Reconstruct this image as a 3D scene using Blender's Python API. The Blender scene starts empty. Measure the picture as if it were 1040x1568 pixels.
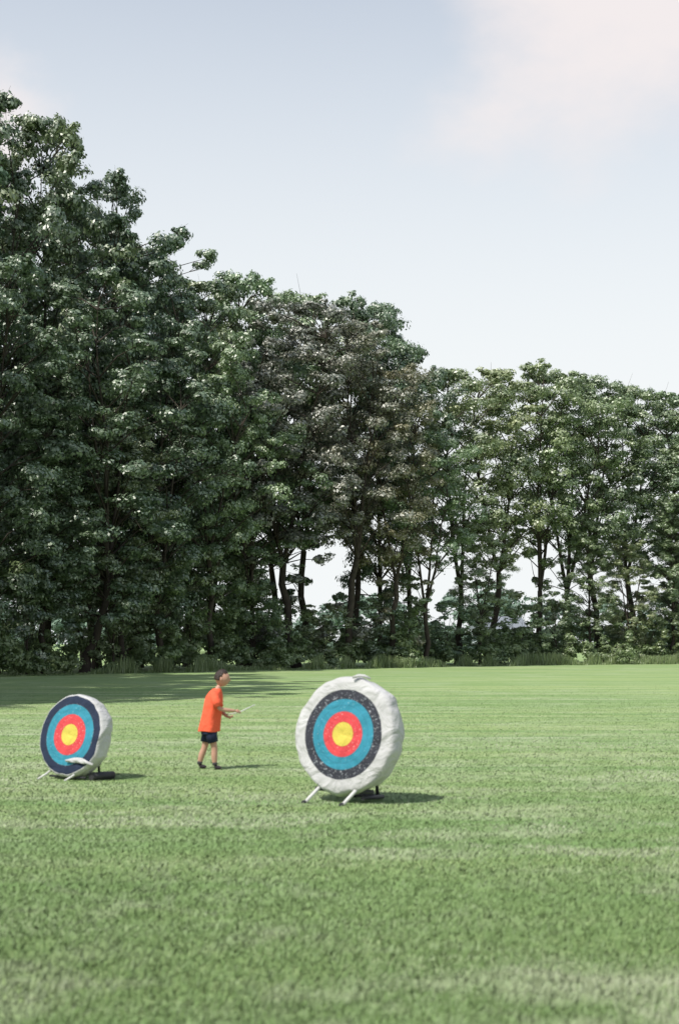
import bpy, math, random
import numpy as np
from mathutils import Vector, Matrix, Euler

scene = bpy.context.scene
COL = scene.collection
PI = math.pi

# ------------------------------------------------------------------ helpers
def mesh_from(name, V, F, mats, midx=None, tone=None, smooth=None):
    me = bpy.data.meshes.new(name)
    V = np.asarray(V, dtype=np.float32)
    groups = [np.asarray(f, dtype=np.int32) for f in F if len(f)]
    nl = sum(g.size for g in groups); nf = sum(len(g) for g in groups)
    me.vertices.add(len(V)); me.vertices.foreach_set('co', V.ravel())
    me.loops.add(nl); me.polygons.add(nf)
    li = np.concatenate([g.ravel() for g in groups])
    tot = np.concatenate([np.full(len(g), g.shape[1], dtype=np.int32) for g in groups])
    st = np.concatenate([[0], np.cumsum(tot)[:-1]]).astype(np.int32)
    me.loops.foreach_set('vertex_index', li)
    me.polygons.foreach_set('loop_start', st)
    me.polygons.foreach_set('loop_total', tot)
    for m in mats: me.materials.append(m)
    if midx is not None:
        me.polygons.foreach_set('material_index', np.asarray(midx, dtype=np.int32))
    if smooth is not None:
        me.polygons.foreach_set('use_smooth', np.asarray(smooth, dtype=bool))
    if tone is not None:
        a = me.attributes.new('tone', 'FLOAT', 'FACE')
        a.data.foreach_set('value', np.asarray(tone, dtype=np.float32))
    me.update(calc_edges=True)
    me.validate()
    return me

def add_obj(name, me, parent=None, loc=(0,0,0), rot=(0,0,0), scale=(1,1,1)):
    o = bpy.data.objects.new(name, me)
    COL.objects.link(o)
    o.location = loc; o.rotation_euler = rot; o.scale = scale
    if parent: o.parent = parent
    return o

def empty(name, loc=(0,0,0), rot=(0,0,0)):
    o = bpy.data.objects.new(name, None); COL.objects.link(o)
    o.location = loc; o.rotation_euler = rot
    o.empty_display_size = 0.2
    return o

def tube(path, radii, sides=7, cap=True):
    P = np.array(path, dtype=float); n = len(P)
    T = np.gradient(P, axis=0); T /= (np.linalg.norm(T, axis=1, keepdims=True)+1e-9)
    ref = np.array([0.0, 1.0, 0.0]) if abs(T[0][1]) < 0.9 else np.array([1.0, 0, 0])
    V = []
    for i in range(n):
        t = T[i]
        u = ref - t*np.dot(ref, t); u /= np.linalg.norm(u)+1e-9
        ref = u
        w = np.cross(t, u)
        r = radii[i]
        ru, rw = (r if isinstance(r, (tuple, list)) else (r, r))
        a = np.arange(sides)*2*PI/sides
        V.append(P[i] + np.outer(np.cos(a), u)*ru + np.outer(np.sin(a), w)*rw)
    V = np.concatenate(V)
    F = []
    for i in range(n-1):
        for k in range(sides):
            a = i*sides+k; b = i*sides+(k+1) % sides
            F.append((a, b, b+sides, a+sides))
    return V, F

def tube_obj(name, path, radii, mat, parent=None, sides=12, wob=0):
    V, F = tube(path, radii, sides)
    n = len(path)
    if wob:
        rs = np.random.RandomState(5); V = V + rs.normal(0, wob, V.shape)
    caps = [list(range(sides))[::-1], list(range((n-1)*sides, n*sides))]
    me = bpy.data.meshes.new(name)
    me.from_pydata([tuple(v) for v in V], [], [tuple(f) for f in F]+[tuple(c) for c in caps])
    me.materials.append(mat)
    for p in me.polygons: p.use_smooth = len(p.vertices) == 4
    return add_obj(name, me, parent)

# ------------------------------------------------------------------ materials
def new_mat(name):
    m = bpy.data.materials.new(name); m.use_nodes = True
    nt = m.node_tree
    return m, nt, nt.nodes, nt.links, nt.nodes['Principled BSDF']

def simple_mat(name, col, rough=0.7, spec=0.3, noise=0.15, scale=20, bump=0.0, bscale=None):
    m, nt, N, L, b = new_mat(name)
    tc = N.new('ShaderNodeTexCoord')
    nz = N.new('ShaderNodeTexNoise'); nz.inputs['Scale'].default_value = scale; nz.inputs['Detail'].default_value = 4
    L.new(tc.outputs['Object'], nz.inputs['Vector'])
    mx = N.new('ShaderNodeMix'); mx.data_type = 'RGBA'
    mx.inputs['A'].default_value = (*[c*(1-noise) for c in col], 1)
    mx.inputs['B'].default_value = (*[min(1, c*(1+noise)) for c in col], 1)
    L.new(nz.outputs['Fac'], mx.inputs['Factor'])
    L.new(mx.outputs['Result'], b.inputs['Base Color'])
    b.inputs['Roughness'].default_value = rough
    b.inputs['Specular IOR Level'].default_value = spec
    if bump:
        nb = N.new('ShaderNodeTexNoise'); nb.inputs['Scale'].default_value = bscale or scale
        L.new(tc.outputs['Object'], nb.inputs['Vector'])
        bp = N.new('ShaderNodeBump'); bp.inputs['Strength'].default_value = bump; bp.inputs['Distance'].default_value = 0.03
        L.new(nb.outputs['Fac'], bp.inputs['Height']); L.new(bp.outputs['Normal'], b.inputs['Normal'])
    return m

def leaf_mat(name, dark, light, trans=0.3, gloss=0.06, rough=0.5, use_obj=True, up=0.0):
    m, nt, N, L, b = new_mat(name); N.remove(b)
    at = N.new('ShaderNodeAttribute'); at.attribute_name = 'tone'
    mx = N.new('ShaderNodeMix'); mx.data_type = 'RGBA'
    mx.inputs['A'].default_value = (*dark, 1); mx.inputs['B'].default_value = (*light, 1)
    L.new(at.outputs['Fac'], mx.inputs['Factor'])
    out = mx.outputs['Result']
    if use_obj:
        oi = N.new('ShaderNodeObjectInfo')
        mm = N.new('ShaderNodeMix'); mm.data_type = 'RGBA'; mm.blend_type = 'MULTIPLY'
        mm.inputs['Factor'].default_value = 1
        L.new(out, mm.inputs['A']); L.new(oi.outputs['Color'], mm.inputs['B'])
        out = mm.outputs['Result']
    df = N.new('ShaderNodeBsdfDiffuse'); L.new(out, df.inputs['Color'])
    last = df
    if up:
        geo = N.new('ShaderNodeNewGeometry')
        mv = N.new('ShaderNodeMix'); mv.data_type = 'VECTOR'; mv.inputs['Factor'].default_value = up
        mv.inputs['B'].default_value = (0, 0, 1)
        L.new(geo.outputs['Normal'], mv.inputs['A'])
        nn = N.new('ShaderNodeVectorMath'); nn.operation = 'NORMALIZE'
        L.new(mv.outputs['Result'], nn.inputs[0]); L.new(nn.outputs['Vector'], df.inputs['Normal'])
    if trans:
        tr = N.new('ShaderNodeBsdfTranslucent'); L.new(out, tr.inputs['Color'])
        ms = N.new('ShaderNodeMixShader'); ms.inputs['Fac'].default_value = trans
        L.new(last.outputs[0], ms.inputs[1]); L.new(tr.outputs[0], ms.inputs[2]); last = ms
    if gloss:
        gl = N.new('ShaderNodeBsdfAnisotropic'); gl.inputs['Roughness'].default_value = rough
        gl.inputs['Color'].default_value = (1, 1, 1, 1)
        ms = N.new('ShaderNodeMixShader'); ms.inputs['Fac'].default_value = gloss
        L.new(last.outputs[0], ms.inputs[1]); L.new(gl.outputs[0], ms.inputs[2]); last = ms
    L.new(last.outputs[0], N['Material Output'].inputs['Surface'])
    return m

M_leaf = leaf_mat('foliage', (0.080, 0.140, 0.058), (0.235, 0.310, 0.145), trans=0.26, gloss=.12)
M_under = leaf_mat('undergrowth_leaves', (0.085, 0.150, 0.055), (0.24, 0.31, 0.13), use_obj=False, gloss=.06)
M_far_haze = leaf_mat('hazed_distant_leaves', (0.16, 0.23, 0.18), (0.22, 0.30, 0.24), use_obj=False, gloss=0)  # distance haze is painted into this pale leaf colour
M_bark = simple_mat('bark', (0.060, 0.050, 0.042), 0.9, 0.1, 0.5, 3)
M_blade = leaf_mat('grass_blades', (0.155, 0.250, 0.085), (0.38, 0.44, 0.275), trans=0, gloss=0.03, use_obj=False, up=0.8)

def lawn_material():
    m, nt, N, L, b = new_mat('lawn')
    geo = N.new('ShaderNodeNewGeometry')
    def noise(scale, detail, sx=1, sy=1, dist=0, rot=0):
        mp = N.new('ShaderNodeMapping'); mp.inputs['Scale'].default_value = (sx, sy, 1)
        mp.inputs['Rotation'].default_value = (0, 0, rot)
        L.new(geo.outputs['Position'], mp.inputs['Vector'])
        n = N.new('ShaderNodeTexNoise'); n.inputs['Scale'].default_value = scale
        n.inputs['Detail'].default_value = detail; n.inputs['Distortion'].default_value = dist
        L.new(mp.outputs['Vector'], n.inputs['Vector']); return n.outputs['Fac']
    def mix(fac, a, c, lo=0.4, hi=0.6):
        r = N.new('ShaderNodeMapRange'); r.inputs['From Min'].default_value = lo; r.inputs['From Max'].default_value = hi
        L.new(fac, r.inputs['Value'])
        x = N.new('ShaderNodeMix'); x.data_type = 'RGBA'
        L.new(r.outputs['Result'], x.inputs['Factor'])
        for s, v in (('A', a), ('B', c)):
            if isinstance(v, tuple): x.inputs[s].default_value = (*v, 1)
            else: L.new(v, x.inputs[s])
        return x.outputs['Result']
    fine = mix(noise(3.0, 9), (0.180, 0.275, 0.100), (0.27, 0.355, 0.160), 0.3, 0.7)
    lightc = mix(noise(4.0, 9), (0.29, 0.360, 0.195), (0.37, 0.43, 0.275), 0.3, 0.7)
    patch = mix(noise(0.6, 7, .7, 1.8, 0.6), fine, lightc, 0.45, 0.68)
    yel = mix(noise(0.12, 3, 0.6, 1.5, 0.4, 0.2), patch, (0.31, 0.380, 0.16), 0.42, 0.85)
    stripes = mix(noise(0.5, 3, 0.12, 2.0, 0.3, 0.12), yel, (0.17, 0.275, 0.10), 0.45, 0.68)
    L.new(stripes, b.inputs['Base Color'])
    b.inputs['Roughness'].default_value = 0.9; b.inputs['Specular IOR Level'].default_value = 0.1
    return m
M_lawn = lawn_material()
S = 3000
me = bpy.data.meshes.new('lawn'); me.from_pydata([(-S,-S,0),(S,-S,0),(S,S,0),(-S,S,0)], [], [(0,1,2,3)])
me.materials.append(M_lawn); add_obj('lawn_ground', me)

# ------------------------------------------------------------------ grass blades
def value_noise(x, y, seed, sc):
    rs = np.random.RandomState(seed); g = rs.rand(256, 256)
    X = x*sc; Y = y*sc
    xi = np.floor(X).astype(int); yi = np.floor(Y).astype(int)
    fx = X-xi; fy = Y-yi; fx = fx*fx*(3-2*fx); fy = fy*fy*(3-2*fy)
    G = lambda a, b: g[a % 256, b % 256]
    return (G(xi,yi)*(1-fx)+G(xi+1,yi)*fx)*(1-fy)+(G(xi,yi+1)*(1-fx)+G(xi+1,yi+1)*fx)*fy

def grass_patch():
    rs = np.random.RandomState(3)
    n = 640000
    u = rs.rand(n); d = 4.6*(60/4.6)**(u**1.0)
    keep = rs.rand(n) < np.clip((60-d)/40, 0, 1)
    d = d[keep]; n = len(d)
    hw = 0.30*d+1.2
    x = (rs.rand(n)*2-1)*hw; y = d
    wx = x+0.9*value_noise(x, y, 11, 1.1)+.3*value_noise(x, y, 13, 4.1); wy = y+0.9*value_noise(x, y, 12, 1.3)+.3*value_noise(x, y, 14, 3.7)
    a0 = value_noise(wx*.7, wy*1.3, 9, 0.33)
    a1 = value_noise(wx, wy*1.8, 1, 0.8); a2 = value_noise(wx, wy*1.6, 2, 2.3); a3 = value_noise(wx, wy, 5, 6.1)
    pn = 0.32*a0+0.27*a1+0.25*a2+0.16*a3
    h = (0.016+0.030*rs.rand(n))*(0.7+0.6*pn)*np.clip(8.5/d, .30, 1)
    w = 0.0018+0.00026*d
    a = rs.rand(n)*2*PI
    lean = rs.normal(0, 1.0, (n, 2))*0.015+np.stack([0.010+0*h, 0*h], 1)
    dx = np.cos(a)*w; dy = np.sin(a)*w
    V = np.empty((n, 3, 3), np.float32)
    V[:,0,0]=x-dx; V[:,0,1]=y-dy; V[:,0,2]=0.0
    V[:,1,0]=x+dx; V[:,1,1]=y+dy; V[:,1,2]=0.0
    V[:,2,0]=x+lean[:,0]; V[:,2,1]=y+lean[:,1]; V[:,2,2]=h
    F = np.arange(n*3).reshape(n, 3)
    tone = np.clip(0.33+3.9*(pn-0.5)+0.26*(rs.rand(n)-.4), 0, 1)
    add_obj('grass', mesh_from('grass', V.reshape(-1, 3), [F], [M_blade], tone=tone))
grass_patch()

# ------------------------------------------------------------------ leaves
def leaf_quads(C, Nn, size, rs, asp=0.6):
    n = len(C)
    Nn = Nn/(np.linalg.norm(Nn, axis=1, keepdims=True)+1e-9)
    r = rs.normal(size=(n, 3))
    t = np.cross(Nn, r); t /= (np.linalg.norm(t, axis=1, keepdims=True)+1e-9)
    b = np.cross(Nn, t)
    s = size[:, None]
    return np.stack([C-t*s, C-b*s*asp+t*s*0.1, C+t*s, C+b*s*asp+t*s*0.1], 1).reshape(-1, 3)

def puff_leaves(centres, radii, per, size, rs, flat=0.7, sub=6):
    C=[];Nn=[];T=[]
    for c, r in zip(centres, radii):
        ct = rs.rand()
        for k in range(sub):
            dv = rs.normal(size=3); dv /= np.linalg.norm(dv)
            dv[2] = dv[2]*0.7+0.1
            sc = c + dv*r*np.array([1,1,flat])*rs.uniform(0.3, 0.95)
            sr = r*rs.uniform(0.28, 0.56)
            m = int(per*rs.uniform(0.6, 1.3))
            q = rs.normal(size=(m, 3)); q /= np.linalg.norm(q, axis=1, keepdims=True)
            q[:, 2] = np.where(rs.rand(m) < .6, np.abs(q[:, 2]), q[:, 2])
            rad = sr*(rs.rand(m)**0.3)*rs.uniform(0.75, 1.3, m)
            P = sc + q*rad[:, None]*np.array([1, 1, flat])
            C.append(P)
            Nn.append(q*0.8+dv*0.45+rs.normal(size=(m, 3))*0.30+np.array([0, 0, 0.25]))
            T.append(np.clip(0.25*ct+0.35*rs.rand()+0.4*rs.rand(m), 0, 1))
    C = np.concatenate(C); Nn = np.concatenate(Nn); T = np.concatenate(T)
    sz = size*rs.uniform(0.6, 1.35, len(C))
    return C, Nn, T, sz

def make_tree_mesh(name, seed, H=26.0, R=5.2, base=0.22, nclump=85, leaders=2, per=74, size=0.118, top=0.55, sub=7, low=0, cs=1.12):
    rs = np.random.RandomState(seed)
    Vs=[];Fs=[];off=0
    def addtube(p, r, sides=6):
        nonlocal off
        V, F = tube(p, r, sides)
        Vs.append(V); Fs.append(np.array(F)+off); off += len(V)
    fork = H*rs.uniform(0.2, 0.36)
    zt = np.linspace(0, fork, 6)
    wx = np.cumsum(rs.normal(0, 0.008*H, 6)); wy = np.cumsum(rs.normal(0, 0.008*H, 6)); wx[0]=wy[0]=0
    trunk = np.stack([wx, wy, zt], 1)
    r0 = H*0.0100
    addtube(trunk, [r0*1.5, r0*1.1, r0, r0*.95, r0*.9, r0*.85], 8)
    lead = []
    for k in range(leaders):
        a = 2*PI*k/leaders+rs.rand()*2
        sp = R*rs.uniform(0.2, 0.55) if leaders > 1 else 0.3
        n = 9; t = np.linspace(0, 1, n)
        hh = H*(0.89 if k == 0 else rs.uniform(0.70, 0.84))
        px = trunk[-1, 0]+np.cos(a)*sp*t**0.8+np.cumsum(rs.normal(0, .007*H, n))*t
        py = trunk[-1, 1]+np.sin(a)*sp*t**0.8+np.cumsum(rs.normal(0, .007*H, n))*t
        pz = fork+(hh-fork)*t
        P = np.stack([px, py, pz], 1); P[0] = trunk[-1]
        lead.append(P)
        addtube(P, list(r0*(0.8 if leaders == 1 else 0.65)*(1-t*0.88)), 6)
    LP = np.concatenate(lead+[trunk[3:]])
    cent=[];rad=[]
    for i in range(nclump):
        t = (i+rs.rand())/nclump
        z = H*(base+(1-base)*t**0.9)
        f = (z/H-base)/(1-base)
        prof = (min(1, (f+0.12)/0.35))**0.6 * (max(0, 1-((max(f, top*0.6)-top*0.6)/(1.03-top*0.6))**2.0))**0.62
        a = i*2.39996+rs.normal(0, 0.5)
        rr = R*prof*(rs.rand()**0.4)*rs.uniform(0.8, 1.25)
        s = R*0.26*cs*rs.uniform(0.6, 1.25)*(0.5+0.5*min(1, prof*1.2))
        lp = lead[i % leaders]
        k = int(min(len(lp)-1, max(0, round((z-fork)/(lp[-1, 2]-fork)*(len(lp)-1)))))
        ax = lp[k] * 0.6
        c = np.array([ax[0]+np.cos(a)*rr, ax[1]+np.sin(a)*rr, min(z, H*0.985-s*0.3)])
        cent.append(c); rad.append(s)
        tgt = c[2]-0.55*rr-0.5
        j = np.argmin(np.abs(LP[:, 2]-tgt)+0.3*np.linalg.norm(LP[:, :2]-c[:2], axis=1))
        p0 = LP[j]; mid = (p0+c)/2+np.array([0, 0, 0.12*rr])+rs.normal(0, .006*H, 3)
        br = r0*(0.15+0.13*(rr/R))
        addtube([p0, mid, c], [br, br*0.65, br*0.2], 5)
        for q in range(2):
            e = c+rs.normal(0, s*0.5, 3)
            addtube([mid*0.4+c*0.6, e], [br*0.4, br*0.12], 4)
    for i in range(low):
        z = H*rs.uniform(0.08, base); a = rs.rand()*6.28; rr = rs.uniform(.5, 3.4)
        j = np.argmin(np.abs(trunk[:, 2]-z+.5)); p0 = trunk[j]
        c = p0+np.array([np.cos(a)*rr, np.sin(a)*rr, z-p0[2]])
        addtube([p0, (p0+c)/2+rs.normal(0, .2, 3), c], [.05, .035, .012], 4)
        cent.append(c); rad.append(rs.uniform(.5, 1.0))
    C, Nn, T, sz = puff_leaves(cent, rad, per, size, rs, 0.68, sub)
    LV = leaf_quads(C, Nn, sz, rs)
    LF = np.arange(len(LV)).reshape(-1, 4)+off
    nb = sum(len(f) for f in Fs)
    V = np.vstack(Vs+[LV])
    F = np.vstack(Fs+[LF])
    midx = np.concatenate([np.zeros(nb), np.ones(len(LF))])
    tone = np.concatenate([np.zeros(nb), T])
    sm = np.concatenate([np.ones(nb), np.zeros(len(LF))]).astype(bool)
    return mesh_from(name, V, [F], [M_bark, M_leaf], midx, tone, sm)

full = [make_tree_mesh('tree_full_%d' % i, 10+i, R=4.9, base=b, nclump=nc, leaders=l, top=tp)
        for i, (b, nc, l, tp) in enumerate([(0.14, 88, 2, .5), (0.2, 84, 1, .4), (0.12, 88, 3, .55)])]
high = [make_tree_mesh('tree_high_%d' % i, 30+i, R=5.3, base=b, nclump=nc, leaders=l, top=.7, low=lo)
        for i, (b, nc, l, lo) in enumerate([(0.34, 68, 2, 6), (0.42, 60, 3, 6), (0.32, 70, 2, 7), (0.38, 64, 3, 6)])]
thin = [make_tree_mesh('tree_thin_%d' % i, 50+i, R=4.6, base=b, nclump=84, leaders=2, per=58, size=0.11, top=.6, low=5)
        for i, b in enumerate([0.32, 0.36])]
bush = [make_tree_mesh('tree_low_%d' % i, 70+i, H=7.0, R=2.7, base=.10, nclump=30, leaders=3, per=40, size=0.10, top=.55, sub=6)
        for i in range(2)]

rnd = random.Random(7)
def tree(x, y, h, kind, w=1.0, tint=None):
    ms = {'f': full, 'h': high, 't': thin, 'b': bush}[kind]
    me = rnd.choice(ms)
    if kind == 'b': s = h/7.0
    else:
        h *= 1.055; s = h/26.0
    ws = w*(0.6+0.4*s)
    o = add_obj('deciduous_tree', me, None, (x, y, -0.03), (0, 0, rnd.uniform(0, 6.28)), (ws, ws, s))
    v = rnd.uniform(0.82, 1.18)
    t = tint or (1, 1, 1)
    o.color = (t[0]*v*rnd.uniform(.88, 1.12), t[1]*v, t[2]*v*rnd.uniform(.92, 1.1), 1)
    return o
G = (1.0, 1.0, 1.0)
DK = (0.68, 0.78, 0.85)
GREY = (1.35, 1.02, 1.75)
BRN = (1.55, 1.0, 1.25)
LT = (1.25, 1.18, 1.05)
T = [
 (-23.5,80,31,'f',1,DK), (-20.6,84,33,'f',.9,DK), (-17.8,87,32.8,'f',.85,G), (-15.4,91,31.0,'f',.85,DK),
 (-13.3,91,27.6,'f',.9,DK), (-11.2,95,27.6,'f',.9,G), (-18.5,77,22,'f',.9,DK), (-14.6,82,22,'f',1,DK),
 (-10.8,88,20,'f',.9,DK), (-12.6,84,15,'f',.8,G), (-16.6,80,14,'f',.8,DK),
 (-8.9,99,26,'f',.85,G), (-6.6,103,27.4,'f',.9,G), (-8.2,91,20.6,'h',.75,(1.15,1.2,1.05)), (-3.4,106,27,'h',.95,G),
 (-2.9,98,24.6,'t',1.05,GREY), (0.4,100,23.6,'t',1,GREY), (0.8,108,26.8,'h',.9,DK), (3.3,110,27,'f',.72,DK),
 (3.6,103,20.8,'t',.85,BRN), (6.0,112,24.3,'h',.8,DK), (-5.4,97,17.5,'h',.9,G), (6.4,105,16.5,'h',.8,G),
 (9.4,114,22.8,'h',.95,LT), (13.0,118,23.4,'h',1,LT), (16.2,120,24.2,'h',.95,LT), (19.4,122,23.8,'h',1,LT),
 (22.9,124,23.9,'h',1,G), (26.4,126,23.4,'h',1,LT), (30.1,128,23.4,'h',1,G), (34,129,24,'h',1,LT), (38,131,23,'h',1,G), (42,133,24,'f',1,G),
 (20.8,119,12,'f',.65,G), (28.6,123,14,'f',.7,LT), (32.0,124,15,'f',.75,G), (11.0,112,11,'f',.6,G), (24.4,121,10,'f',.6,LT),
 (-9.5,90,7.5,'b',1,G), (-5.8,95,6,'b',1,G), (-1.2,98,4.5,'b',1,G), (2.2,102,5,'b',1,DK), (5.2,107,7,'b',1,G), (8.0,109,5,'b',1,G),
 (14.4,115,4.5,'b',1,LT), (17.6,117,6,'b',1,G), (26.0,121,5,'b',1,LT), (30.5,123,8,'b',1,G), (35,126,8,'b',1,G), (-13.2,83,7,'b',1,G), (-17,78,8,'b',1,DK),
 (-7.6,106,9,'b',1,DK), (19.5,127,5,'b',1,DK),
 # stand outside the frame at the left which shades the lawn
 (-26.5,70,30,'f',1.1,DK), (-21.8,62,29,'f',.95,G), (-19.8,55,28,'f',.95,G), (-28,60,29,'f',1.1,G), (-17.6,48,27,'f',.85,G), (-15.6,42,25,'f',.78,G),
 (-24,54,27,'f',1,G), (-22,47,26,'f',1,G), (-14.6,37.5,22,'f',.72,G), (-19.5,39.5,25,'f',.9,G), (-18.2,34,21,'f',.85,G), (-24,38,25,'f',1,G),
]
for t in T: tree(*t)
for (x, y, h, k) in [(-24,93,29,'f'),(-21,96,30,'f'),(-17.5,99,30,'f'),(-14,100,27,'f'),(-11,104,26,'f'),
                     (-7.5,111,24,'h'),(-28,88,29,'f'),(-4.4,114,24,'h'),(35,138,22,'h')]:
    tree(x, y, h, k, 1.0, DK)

# ------------------------------------------------------------------ undergrowth along the wood edge
def edge_y(x):
    return np.interp(x, [-40, -27, -20, -14, -8, 0, 10, 20, 30, 45], [36, 50, 72, 80, 89, 97, 108, 115.5, 121, 129])
def undergrowth():
    rs = np.random.RandomState(21)
    cs=[];rr=[]
    for i in range(760):
        x = rs.uniform(-24, 46); back = rs.rand()**0.9*13
        if x < -19 and rs.rand() < .6: continue
        y = edge_y(x)-1.5+back+1.4*math.sin(x*.8)+math.sin(x*2.1)
        s = rs.uniform(0.3, 1.0)
        lumpy = .55+.45*math.sin(x*1.3+2*math.sin(x*.37))
        tall = 0.4+(0.5+2.2*lumpy)*rs.rand()**1.3+back*0.12
        cs.append(np.array([x, y, tall*0.55])); rr.append(s*1.1)
        if rs.rand() < 0.6:
            cs.append(np.array([x+rs.normal(0, .3), y+.4, tall*1.2])); rr.append(s*0.7)
        if x < -5 and rs.rand() < 0.8:
            cs.append(np.array([x+rs.normal(0, .5), y+2.5, rs.uniform(2, 6.5)])); rr.append(rs.uniform(.8, 1.5))
    C, Nn, T, sz = puff_leaves(cs, rr, 42, 0.115, rs, 0.8, 6)
    C[:, 2] = np.abs(C[:, 2])
    LV = leaf_quads(C, Nn, sz, rs, 0.5)
    n = 30000
    x = rs.uniform(-24, 46, n); y = edge_y(x)-2.6+rs.rand(n)*2.8+0.7*np.sin(x*0.9)+.5*np.sin(x*2.3)
    h = rs.uniform(0.1, 0.95, n)*(.6+.5*np.sin(x*1.7+np.sin(x*.6)*3)); a = rs.rand(n)*2*PI
    B = np.stack([x, y, 0*x], 1); w = 0.03
    d = np.stack([np.cos(a)*w, np.sin(a)*w, 0*a], 1)
    tip = B+np.stack([rs.normal(0, .12, n), rs.normal(0, .12, n), np.abs(h)], 1)
    GV = np.stack([B-d, B+d, tip+d*0.2, tip-d*0.2], 1).reshape(-1, 3)
    V = np.vstack([LV, GV]); F = np.arange(len(V)).reshape(-1, 4)
    tone = np.concatenate([T, np.clip(rs.rand(n)*0.5+0.5, 0, 1)])
    add_obj('undergrowth', mesh_from('undergrowth', V, [F], [M_under], tone=tone))
undergrowth()

def far_trees():
    rs = np.random.RandomState(77)
    cs=[];rr=[]
    for i in range(520):
        x = rs.uniform(-120, 150); y = 270+rs.uniform(-12, 25)
        top = 8.0+2.5*math.sin(x*0.06)+1.5*math.sin(x*0.23+1)
        cs.append(np.array([x, y, rs.uniform(0.5, top)])); rr.append(rs.uniform(2.2, 3.6))
    C, Nn, T, sz = puff_leaves(cs, rr, 34, 0.5, rs, 0.8, 5)
    LV = leaf_quads(C, Nn, sz, rs, 0.6); F = np.arange(len(LV)).reshape(-1, 4)
    add_obj('distant_trees', mesh_from('distant_trees', LV, [F], [M_far_haze], tone=T))
far_trees()

def house():
    root = empty('distant_house', (25.6, 230, 0), (0, 0, 0.25))
    wall = simple_mat('house_siding', (0.42, 0.46, 0.50), 0.8, .2, .05)
    roofm = simple_mat('house_roof', (0.20, 0.22, 0.25), 0.9, .1, .2)
    glass = simple_mat('house_glass', (0.04, 0.05, 0.07), 0.2, .5, .1)
    def box(n, c, s, m):
        v = [(c[0]+a*s[0]/2, c[1]+b*s[1]/2, c[2]+d*s[2]/2) for a in (-1, 1) for b in (-1, 1) for d in (-1, 1)]
        f = [(0,1,3,2),(4,6,7,5),(0,4,5,1),(2,3,7,6),(0,2,6,4),(1,5,7,3)]
        me = bpy.data.meshes.new(n); me.from_pydata(v, [], f); me.materials.append(m); return add_obj(n, me, root)
    box('walls', (0,0,2.0), (7,6,4.0), wall)
    me = bpy.data.meshes.new('roof')
    me.from_pydata([(-3.9,-3.5,3.9),(3.9,-3.5,3.9),(3.9,3.5,3.9),(-3.9,3.5,3.9),(-3.9,0,6.0),(3.9,0,6.0)], [], [(0,1,5,4),(3,4,5,2),(0,4,3),(1,2,5),(0,3,2,1)])
    me.materials.append(roofm); add_obj('roof', me, root)
    for i, x in enumerate((-2.4, -.8, 2.5)): box('window_%d' % i, (x, -3.02, 2.5), (1.0, .1, 1.3), glass)
    box('door', (1.0, -3.02, 1.05), (1.0, .1, 2.1), simple_mat('house_door', (.25, .08, .06)))
house()

# ------------------------------------------------------------------ archery targets
def cloth(name, col, speck=None, bump=0.35, rough=0.75):
    m, nt, N, L, b = new_mat(name)
    tc = N.new('ShaderNodeTexCoord')
    n1 = N.new('ShaderNodeTexNoise'); n1.inputs['Scale'].default_value = 5; n1.inputs['Detail'].default_value = 6
    L.new(tc.outputs['Object'], n1.inputs['Vector'])
    mx = N.new('ShaderNodeMix'); mx.data_type = 'RGBA'
    mx.inputs['A'].default_value = (*[c*0.66 for c in col], 1); mx.inputs['B'].default_value = (*[min(.95, c*1.15) for c in col], 1)
    L.new(n1.outputs['Fac'], mx.inputs['Factor']); out = mx.outputs['Result']
    if speck:
        n2 = N.new('ShaderNodeTexNoise'); n2.inputs['Scale'].default_value = 55; n2.inputs['Detail'].default_value = 2
        L.new(tc.outputs['Object'], n2.inputs['Vector'])
        r = N.new('ShaderNodeMapRange'); r.inputs['From Min'].default_value = speck[1]; r.inputs['From Max'].default_value = speck[1]+0.05
        L.new(n2.outputs['Fac'], r.inputs['Value'])
        m2 = N.new('ShaderNodeMix'); m2.data_type = 'RGBA'; m2.inputs['B'].default_value = (*speck[0], 1)
        L.new(r.outputs['Result'], m2.inputs['Factor']); L.new(out, m2.inputs['A']); out = m2.outputs['Result']
    L.new(out, b.inputs['Base Color'])
    b.inputs['Roughness'].default_value = rough; b.inputs['Specular IOR Level'].default_value = 0.25
    n3 = N.new('ShaderNodeTexNoise'); n3.inputs['Scale'].default_value = 4; n3.inputs['Detail'].default_value = 4; n3.inputs['Distortion'].default_value = 1.2
    L.new(tc.outputs['Object'], n3.inputs['Vector'])
    bp = N.new('ShaderNodeBump'); bp.inputs['Strength'].default_value = bump; bp.inputs['Distance'].default_value = 0.12
    L.new(n3.outputs['Fac'], bp.inputs['Height']); L.new(bp.outputs['Normal'], b.inputs['Normal'])
    return m
M_white = cloth('cover_white', (0.50, 0.50, 0.505), ((0.33, 0.33, 0.33), 0.72), 0.6)
M_black = cloth('ring_black', (0.035, 0.037, 0.050), ((0.30, 0.32, 0.35), 0.62))
M_navy = cloth('ring_navy', (0.018, 0.028, 0.06))
M_blue = cloth('ring_blue', (0.035, 0.24, 0.34), ((0.32, 0.45, 0.5), 0.70))
M_bline = cloth('ring_line', (0.03, 0.12, 0.18))
M_red = cloth('ring_red', (0.60, 0.06, 0.07), ((0.65, 0.33, 0.31), 0.66))
M_rline = cloth('ring_red_line', (0.36, 0.03, 0.04))
M_yel = cloth('ring_yellow', (0.60, 0.49, 0.085), ((0.45, 0.35, 0.1), 0.68))
M_steel = simple_mat('painted_steel', (0.55, 0.55, 0.54), 0.45, 0.5)
M_darkmetal = simple_mat('dark_metal', (0.03, 0.03, 0.035), 0.6, 0.4)
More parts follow.
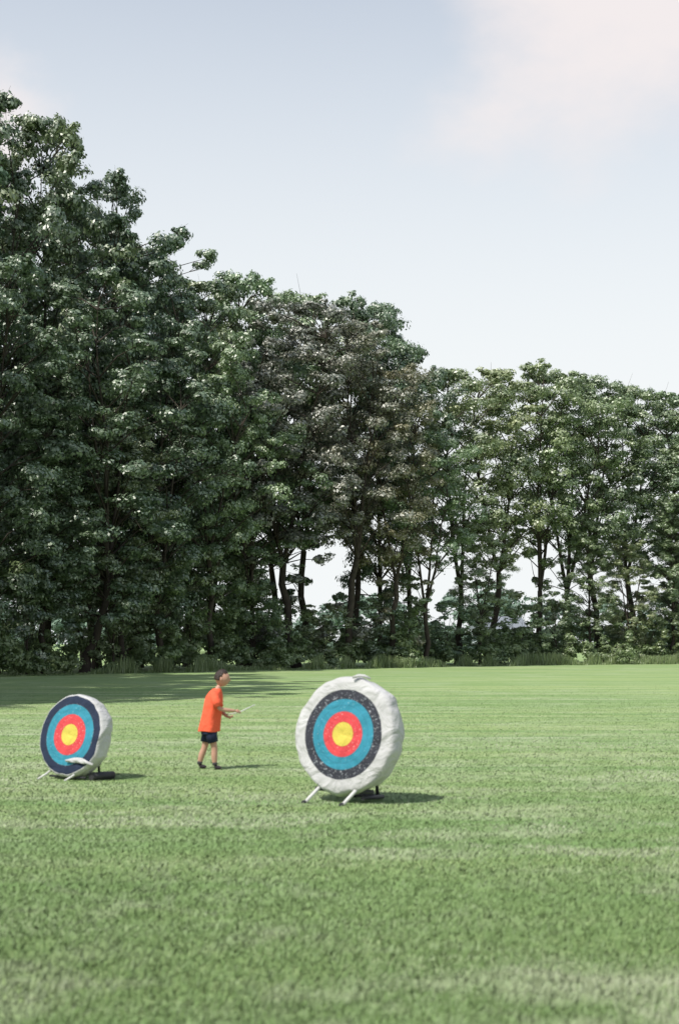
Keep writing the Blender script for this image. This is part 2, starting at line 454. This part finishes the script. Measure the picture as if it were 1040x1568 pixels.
M_straw = simple_mat('straw_back', (0.33, 0.27, 0.17), 0.9, 0.1, 0.4, 30)

def target_body(root, R, th, rings, rimmat, lump, seed, mats):
    rs = np.random.RandomState(seed); ns = 128
    prof = []
    last = 0
    for fr, mi in rings:
        k = max(1, int((fr-last)/0.06))
        for q in range(1, k+1):
            prof.append((R*(last+(fr-last)*q/k), 0.0, mi))
        last = fr
    for r_, y_ in [(0.975, 0.010), (0.995, 0.035), (1.01, th*0.3), (1.015, th*0.5), (1.0, th*0.75), (0.97, th*0.92), (0.93, th*0.99)]:
        prof.append((R*r_, y_, rimmat))
    prof.append((R*0.80, th, rimmat)); prof.append((R*0.4, th+0.002, 8)); prof.append((R*0.02, th+0.002, 8))
    a = np.arange(ns)*2*PI/ns
    ph = rs.rand(8)*6.28
    def wob(a_, r, y):
        e = (r/R)**6
        w = np.zeros_like(a_)
        for k, (f, am) in enumerate([(3, .5), (5, .6), (8, .55), (13, .45), (19, .35), (27, .2)]):
            w += am*np.sin(f*a_+ph[k]+y*9*(k % 3-1))
        return w*lump*e
    V = [(0, 0.0, 0)]; F = []; M = []
    for i, (r, y, mi) in enumerate(prof):
        w = wob(a, r, y)
        rr = r+w
        bul = -0.012*(1-(r/R)**2) if y < th*0.5 else 0
        yy = y+bul+0.5*w+0.004*np.sin(5*a+ph[6])*(r/R)
        for k in range(ns): V.append((rr[k]*math.sin(a[k]), yy[k], rr[k]*math.cos(a[k])))
        if i == 0:
            for k in range(ns): F.append((0, 1+(k+1) % ns, 1+k)); M.append(mi)
        else:
            o0 = 1+(i-1)*ns; o1 = 1+i*ns
            for k in range(ns):
                k2 = (k+1) % ns
                F.append((o0+k, o0+k2, o1+k2, o1+k)); M.append(mi)
    me = bpy.data.meshes.new('target_butt'); me.from_pydata(V, [], F)
    for m in mats: me.materials.append(m)
    me.polygons.foreach_set('material_index', M)
    me.polygons.foreach_set('use_smooth', [True]*len(F)); me.update()
    return add_obj('target_butt', me, root)

MATS = [M_yel, M_red, M_rline, M_blue, M_bline, M_black, M_white, M_navy, M_straw]

yaw = math.radians(-32); tl = math.radians(9)
big = empty('archery_target', (0.04, 15.45, 0), (0, 0, yaw))
b = target_body(big, 0.63, 0.26,
    [(.205,0),(.212,2),(.29,1),(.295,2),(.385,1),(.392,4),(.49,3),(.495,4),(.60,3),(.765,5),(.94,6)], 6, 0.011, 4, MATS)
b.location = (0, 0, 0.725); b.rotation_euler = (-tl, 0, 0)
def st(n, p, r, mat, root): return tube_obj(n, p, r, mat, root, 10)
for i, sx in enumerate((-0.25, 0.22)):
    st('front_leg_%d' % (i+1), [(sx, 0.10, 0.24), (sx-0.03, -0.10, 0.12), (sx-0.07, -0.27, 0.0)], [.020]*3, M_steel, big)
    st('back_leg_%d' % (i+1), [(sx*.6, 0.40, 1.0), (sx*.6, 0.50, 0.0)], [.020]*2, M_darkmetal, big)
    st('foot_%d' % (i+1), [(sx-0.07, -0.30, 0.012), (sx-0.07, -0.22, 0.012)], [.022]*2, M_darkmetal, big)
st('cradle_bar', [(-0.36, .02, 0.13), (0.36, .02, 0.13)], [.024]*2, M_darkmetal, big)
st('rear_base_bar', [(-0.20, 0.50, 0.03), (0.20, 0.50, 0.03)], [.022]*2, M_darkmetal, big)
st('side_rail', [(0.24, 0.0, 0.06), (0.20, 0.50, 0.03)], [.022]*2, M_darkmetal, big)
st('cover_tie', [(0.08, 0.06, 1.330), (0.14, 0.09, 1.352), (0.20, 0.12, 1.347), (0.26, .14, 1.318)], [.012, .018, .016, .010], M_white, big)

small = empty('archery_target', (-3.38, 18.05, 0), (0, 0, math.radians(-32)))
tl2 = math.radians(12)
b = target_body(small, 0.52, 0.23,
    [(.255,0),(.262,2),(.37,1),(.375,2),(.495,1),(.502,4),(.61,3),(.615,4),(.74,3),(.755,5),(.945,7)], 6, 0.008, 9, MATS)
b.location = (0, 0, 0.555); b.rotation_euler = (-tl2, 0, 0)
def flap():
    V=[];F=[]; n=14; mrows=5
    rs = np.random.RandomState(2)
    for i in range(n):
        t = i/(n-1)
        x = 0.03+0.42*t; zc = -0.32+0.03*math.sin(t*3.0)-0.03*t
        wd = 0.014+0.022*math.sin(t*PI*0.9+0.2)
        for j in range(mrows):
            s = j/(mrows-1)-0.5
            V.append((x, -0.035-0.02*math.cos(s*PI)-0.008*math.sin(t*17+s*4)+max(0, t-.85)*0.3, zc+2*s*wd+rs.normal(0, .003)))
    for i in range(n-1):
        for j in range(mrows-1):
            a = i*mrows+j; F.append((a, a+mrows, a+mrows+1, a+1))
    me = bpy.data.meshes.new('torn_cover_flap'); me.from_pydata(V, [], F); me.materials.append(M_white)
    for p in me.polygons: p.use_smooth = True
    o = add_obj('torn_cover_flap', me, small, (0, 0, 0.545), (-tl2, 0, 0))
    md = o.modifiers.new('t', 'SOLIDIFY'); md.thickness = 0.008
    o.modifiers.new('s', 'SUBSURF').levels = 1
flap()
for i, sx in enumerate((-0.30, 0.15)):
    st('front_leg_%d' % (i+1), [(sx+.04, 0.05, 0.16), (sx, -0.10, 0.06), (sx-0.05, -0.2, 0.0)], [.013]*3, M_steel, small)
    st('back_leg_%d' % (i+1), [(sx*.6, 0.36, .85), (sx*.6, 0.46, 0.0)], [.016]*2, M_darkmetal, small)
st('base_bar', [(-0.30, -0.03, 0.035), (0.30, -0.03, 0.035)], [.014]*2, M_darkmetal, small)
st('rear_base_bar', [(-0.2, 0.42, 0.03), (0.30, 0.42, 0.03)], [.022]*2, M_darkmetal, small)
st('side_foot', [(0.36, 0.0, 0.055), (0.42, 0.34, 0.05)], [.05]*2, M_darkmetal, small)

# ------------------------------------------------------------------ boy
M_skin = simple_mat('skin', (0.46, 0.26, 0.19), 0.55, 0.35, 0.08)
M_hair = simple_mat('hair', (0.030, 0.018, 0.014), 0.5, 0.4, 0.4, 60, 0.5, 80)
M_shirt = simple_mat('orange_shirt', (0.78, 0.12, 0.06), 0.85, 0.15, 0.08, 12, 0.8, 9)
M_shorts = simple_mat('navy_shorts', (0.018, 0.025, 0.055), 0.85, 0.2, 0.2)
M_shoe = simple_mat('dark_shoe', (0.03, 0.022, 0.03), 0.6, 0.3)
M_sock = simple_mat('sock', (0.05, 0.045, 0.05), 0.9)
M_eye = simple_mat('eye', (0.02, 0.015, 0.012), 0.2)
M_lip = simple_mat('lip', (0.40, 0.14, 0.12), 0.5)
M_wood = simple_mat('arrow_shaft', (0.55, 0.56, 0.56), 0.5)
boy = empty('boy', (-1.76, 19.5, 0), (0, 0, 0))

def skin_obj(name, verts, edges, radii, mat, parent, root=0, lev=2):
    me = bpy.data.meshes.new(name); me.from_pydata(verts, edges, []); me.materials.append(mat)
    o = add_obj(name, me, parent)
    sk = o.modifiers.new('skin', 'SKIN'); sk.use_smooth_shade = True; sk.branch_smoothing = 0.6
    for i, r in enumerate(radii):
        me.skin_vertices[0].data[i].radius = r if isinstance(r, tuple) else (r, r)
    me.skin_vertices[0].data[root].use_root = True
    s = o.modifiers.new('sub', 'SUBSURF'); s.levels = lev; s.render_levels = lev
    return o
hipR, hipL = (0.01, -.075, .54), (-.02, .075, .54)
V = [(0,0,.58), (.02,0,.72), (.05,0,.88), (.075,0,1.0), (.105,0,1.075), (.135,0,1.14),
     (.065,-.13,1.005), (.105,-.18,.90), (.155,-.20,.815), (.26,-.165,.80), (.355,-.125,.790),
     (.065,.13,1.005), (.085,.18,.89), (.115,.19,.79), (.18,.13,.74), (.245,.06,.695),
     hipR, (.05,-.08,.40), (.075,-.08,.275), (.072,-.08,.18), (.080,-.08,.06),
     hipL, (-.050,.08,.40), (-.075,.08,.28), (-.115,.08,.18), (-.142,.08,.065)]
E = [(0,1),(1,2),(2,3),(3,4),(4,5),(3,6),(6,7),(7,8),(8,9),(9,10),(3,11),(11,12),(12,13),(13,14),(14,15),
     (0,16),(16,17),(17,18),(18,19),(19,20),(0,21),(21,22),(22,23),(23,24),(24,25)]
Rr = [.10,.095,.10,.08,.042,.042, .042,.037,.031,.029,.020, .042,.037,.031,.028,.020,
      .075,.056,.044,.047,.029, .075,.056,.044,.047,.029]
skin_obj('body', V, E, Rr, M_skin, boy)

def hand(name, wrist, fwd, palmn, side):
    f = Vector(fwd).normalized(); p = Vector(palmn).normalized(); p = (p-f*p.dot(f)).normalized()
    s = f.cross(p).normalized()*side
    w = Vector(wrist)
    verts=[]; edges=[]; rad=[]
    def av(v, r): verts.append(tuple(v)); rad.append(r); return len(verts)-1
    a = av(w, .016); c = av(w+f*.035, (.014, .024)); edges.append((a, c)); d = av(w+f*.052, (.011, .025)); edges.append((c, d))
    skin_obj(name+'_palm', verts, edges, rad, M_skin, boy, 0, 1)
    for i, (off, ln) in enumerate([(.020, .052), (.007, .058), (-.007, .054), (-.020, .042)]):
        b0 = w+f*.045+s*off; b1 = b0+f*ln*.45+p*ln*.1; b2 = b1+f*ln*.12+p*ln*.38; b3 = b2-f*ln*.22+p*ln*.16
        skin_obj(name+'_finger_%d' % (i+1), [tuple(b0), tuple(b1), tuple(b2), tuple(b3)], [(0,1),(1,2),(2,3)], [.0068,.0065,.006,.005], M_skin, boy, 0, 1)
    t0 = w+f*.015+s*.018; t1 = w+f*.035+s*.034+p*.010; t2 = w+f*.055+s*.026+p*.026
    skin_obj(name+'_thumb', [tuple(t0), tuple(t1), tuple(t2)], [(0,1),(1,2)], [.009,.0075,.006], M_skin, boy, 0, 1)
hand('right_hand', (.352,-.126,.790), (.9,.3,.0), (-.1,.2,-1), -1)
hand('left_hand', (.243,.062,.697), (.75,-.6,-.1), (-.1,0,1), -1)
tube_obj('arrow', [(.22,-.02,.735), (.40,-.105,.768), (.62,-.20,.872)], [.008,.008,.007], M_wood, boy, 6)
tube_obj('arrow_fletching', [(.56,-.173,.846), (.60,-.19,.865)], [(.014,.003),(.012,.003)], M_white, boy, 6)

def head():
    import bmesh
    hc = Vector((.165, 0, 1.222)); tilt = math.radians(8)
    bm = bmesh.new(); bmesh.ops.create_uvsphere(bm, u_segments=40, v_segments=28, radius=1)
    for v in bm.verts:
        x, y, z = v.co
        fx = .100*x; fy = .076*y*(1-.18*max(0, -z)); fz = .112*z
        if x > 0:
            fx += -.010*max(0, -z)**2
            fx += .020*math.exp(-((y/.16)**2+((z+.08)/.17)**2))
            fx -= .006*(math.exp(-(((abs(y)-.36)/.17)**2+((z-.06)/.13)**2)))
            fx += .005*math.exp(-((y/.3)**2+((z+.42)/.1)**2))
            fx += .008*math.exp(-((y/.3)**2+((z+.78)/.15)**2))
        else: fz += .004; fx *= (1-.15*max(0, -z))
        v.co = (fx, fy, fz)
    me = bpy.data.meshes.new('head'); bm.to_mesh(me); bm.free(); me.materials.append(M_skin)
    for p in me.polygons: p.use_smooth = True
    o = add_obj('head', me, boy, hc, (0, tilt, 0))
    bm = bmesh.new(); bmesh.ops.create_uvsphere(bm, u_segments=48, v_segments=32, radius=1)
    kill = [v for v in bm.verts if (v.co.x > .12 and v.co.z < .56+.05*math.sin(v.co.y*20)) or (v.co.z < -.38) or (v.co.x > -.14 and v.co.z < .12)]
    bmesh.ops.delete(bm, geom=kill, context='VERTS')
    rs = random.Random(4)
    for v in bm.verts:
        x, y, z = v.co; k = 1+rs.uniform(-.015, .03)
        sx = .094 if x > 0 else .108
        v.co = (sx*x*k-.003, .083*y*k, .120*z*k+.004)
    me = bpy.data.meshes.new('hair'); bm.to_mesh(me); bm.free(); me.materials.append(M_hair)
    for p in me.polygons: p.use_smooth = True
    h = add_obj('hair', me, boy, hc, (0, tilt, 0))
    md = h.modifiers.new('s', 'SOLIDIFY'); md.thickness = .010
    for sy in (-1, 1):
        for n, (c, sc, m) in {'eye': ((.084, .028*sy, .006), (.006,.008,.005), M_eye), 'ear': ((-.006, .077*sy, -.008), (.016,.008,.026), M_skin)}.items():
            bm = bmesh.new(); bmesh.ops.create_uvsphere(bm, u_segments=12, v_segments=8, radius=1)
            for v in bm.verts: v.co = (v.co.x*sc[0], v.co.y*sc[1], v.co.z*sc[2])
            me = bpy.data.meshes.new(n); bm.to_mesh(me); bm.free(); me.materials.append(m)
            for p in me.polygons: p.use_smooth = True
            add_obj(n+('_right' if sy < 0 else '_left'), me, o, c)
    tube_obj('mouth', [(.088,-.018,-.050),(.094,0,-.049),(.088,.018,-.050)], [.002,.003,.002], M_lip, o, 6)
head()

def loft(name, rings, mat, n=28, fold=0.0, parent=boy, thick=.006, seed=1):
    rs = random.Random(seed); ph = [rs.uniform(0, 6) for _ in range(4)]
    V=[];F=[]
    for i, (c, rx, ry) in enumerate(rings):
        t = i/(len(rings)-1)
        for k in range(n):
            a = 2*PI*k/n
            w = 1+fold*(1-t)*(math.sin(4*a+ph[0])+.7*math.sin(7*a+ph[1]+t*3))+fold*.5*math.sin(3*a+t*11+ph[2])
            V.append((c[0]+rx*math.cos(a)*w, c[1]+ry*math.sin(a)*w, c[2]+fold*.12*math.sin(3*a+ph[3])*(1 if i == 0 else 0)))
    for i in range(len(rings)-1):
        for k in range(n):
            a = i*n+k; b2 = i*n+(k+1) % n
            F.append((a, b2, b2+n, a+n))
    me = bpy.data.meshes.new(name); me.from_pydata(V, [], F); me.materials.append(mat)
    for p in me.polygons: p.use_smooth = True
    o = add_obj(name, me, parent)
    md = o.modifiers.new('th', 'SOLIDIFY'); md.thickness = thick; md.offset = 1
    s = o.modifiers.new('sub', 'SUBSURF'); s.levels = 1; s.render_levels = 1
    return o
loft('shirt', [((-.005,0,.505),.140,.165), ((0,0,.58),.134,.158), ((.015,0,.68),.126,.150), ((.035,0,.79),.122,.148),
               ((.05,0,.90),.120,.152), ((.06,0,.97),.112,.155), ((.07,0,1.02),.092,.142), ((.08,0,1.05),.074,.105), ((.092,0,1.072),.058,.062), ((.097,0,1.085),.050,.052)], M_shirt, 36, .045)
tube_obj('sleeve_right', [(.062,-.105,1.02),(.075,-.15,.985),(.10,-.178,.92),(.135,-.197,.845)], [.050,.058,.060,.064], M_shirt, boy, 16, .002)
tube_obj('sleeve_left', [(.062,.105,1.02),(.070,.15,.985),(.085,.178,.91),(.105,.192,.83)], [.050,.058,.060,.064], M_shirt, boy, 16, .002)
loft('shorts_waist', [((-.005,0,.47),.105,.150), ((-.005,0,.53),.105,.145), ((0,0,.60),.10,.13)], M_shorts, 24, .01)
tube_obj('shorts_leg_right', [(.01,-.072,.55),(.03,-.08,.46),(.054,-.082,.365)], [.080,.078,.072], M_shorts, boy, 16, .002)
tube_obj('shorts_leg_left', [(-.02,.072,.55),(-.038,.08,.46),(-.058,.082,.365)], [.080,.078,.072], M_shorts, boy, 16, .002)
for nm, ax, ay in (('right', .080, -.08), ('left', -.142, .08)):
    skin_obj('shoe_'+nm, [(ax-.030, ay, .033), (ax+.02, ay, .033), (ax+.065, ay, .027), (ax+.095, ay, .023), (ax, ay, .07)], [(0,1),(1,2),(2,3),(0,4)],
             [(.032,.032), (.031,.031), (.028,.026), (.022,.020), (.031,.031)], M_shoe, boy, 0, 2)
    tube_obj('sock_'+nm, [(ax, ay, .06), (ax+(.0 if nm=='right' else .010), ay, .10)], [.034, .034], M_sock, boy, 12)

# ------------------------------------------------------------------ light
el = math.radians(54); az = Vector((-.70, -.71, 0)).normalized()
sd = Vector((az.x*math.cos(el), az.y*math.cos(el), math.sin(el)))
sl = bpy.data.lights.new('sun', 'SUN'); sl.energy = 5.0; sl.angle = math.radians(0.5); sl.color = (1, .95, .87)
so = bpy.data.objects.new('sun', sl); COL.objects.link(so); so.location = (0, 0, 50)
so.rotation_euler = sd.to_track_quat('Z', 'Y').to_euler()

w = bpy.data.worlds.new('World'); scene.world = w; w.use_nodes = True
nt = w.node_tree; N = nt.nodes; L = nt.links
bg = N['Background']; bg.inputs['Strength'].default_value = 0.15
sky = N.new('ShaderNodeTexSky'); sky.sky_type = 'NISHITA'; sky.sun_disc = False
sky.sun_elevation = el; sky.sun_rotation = math.atan2(az.x, az.y) % (2*PI)
sky.air_density = 1.0; sky.dust_density = 1.2; sky.ozone_density = 1.0
tc = N.new('ShaderNodeTexCoord')
mp = N.new('ShaderNodeMapping'); mp.inputs['Scale'].default_value = (1, 1, 1.6); mp.inputs['Location'].default_value = (0.35, 0, 0.1)
L.new(tc.outputs['Generated'], mp.inputs['Vector'])
nz = N.new('ShaderNodeTexNoise'); nz.inputs['Scale'].default_value = 5; nz.inputs['Detail'].default_value = 7; nz.inputs['Roughness'].default_value = .55
L.new(mp.outputs['Vector'], nz.inputs['Vector'])
def blob(dx, dy, dz, inner, outer):
    v = Vector((dx, dy, dz)).normalized()
    d = N.new('ShaderNodeVectorMath'); d.operation = 'DISTANCE'; d.inputs[1].default_value = v
    L.new(tc.outputs['Generated'], d.inputs[0])
    ad = N.new('ShaderNodeMath'); ad.operation = 'MULTIPLY_ADD'; ad.inputs[1].default_value = -0.24
    L.new(nz.outputs['Fac'], ad.inputs[0]); L.new(d.outputs['Value'], ad.inputs[2])
    r = N.new('ShaderNodeMapRange'); r.interpolation_type = 'SMOOTHSTEP'
    r.inputs['From Min'].default_value = outer-.12; r.inputs['From Max'].default_value = inner-.12
    L.new(ad.outputs['Value'], r.inputs['Value']); return r.outputs['Result']
c1 = blob(.19, 1, .475, .05, .145); c2 = blob(-.27, 1, .35, .0, .065)
mxm = N.new('ShaderNodeMath'); mxm.operation = 'MAXIMUM'; L.new(c1, mxm.inputs[0]); L.new(c2, mxm.inputs[1])
sep = N.new('ShaderNodeSeparateXYZ'); L.new(tc.outputs['Generated'], sep.inputs[0])
hz = N.new('ShaderNodeMapRange'); hz.interpolation_type = 'SMOOTHSTEP'
hz.inputs['From Min'].default_value = 0.66; hz.inputs['From Max'].default_value = 0.12; hz.inputs['To Max'].default_value = 0.99
hz.inputs['To Min'].default_value = 0.22
L.new(sep.outputs['Z'], hz.inputs['Value'])
mh = N.new('ShaderNodeMix'); mh.data_type = 'RGBA'; mh.inputs['B'].default_value = (6.1, 6.3, 6.35, 1)
L.new(hz.outputs['Result'], mh.inputs['Factor']); L.new(sky.outputs['Color'], mh.inputs['A'])
mc = N.new('ShaderNodeMix'); mc.data_type = 'RGBA'; mc.inputs['B'].default_value = (6.2, 5.75, 5.7, 1)
mf = N.new('ShaderNodeMath'); mf.operation = 'MULTIPLY'; mf.inputs[1].default_value = .9
L.new(mxm.outputs['Value'], mf.inputs[0]); L.new(mf.outputs['Value'], mc.inputs['Factor'])
L.new(mh.outputs['Result'], mc.inputs['A']); L.new(mc.outputs['Result'], bg.inputs['Color'])

# ------------------------------------------------------------------ camera
cd = bpy.data.cameras.new('camera'); cam = bpy.data.objects.new('camera', cd); COL.objects.link(cam)
cam.location = (0, 0, 1.7); cam.rotation_euler = (math.radians(95.27), 0, 0)
cd.sensor_fit = 'VERTICAL'; cd.sensor_height = 36; cd.lens = 50; cd.clip_end = 6000
cd.dof.use_dof = True; cd.dof.focus_distance = 100; cd.dof.aperture_fstop = 2.2
scene.camera = cam
scene.view_settings.view_transform = 'Standard'
scene.view_settings.look = 'None'; scene.view_settings.exposure = 0
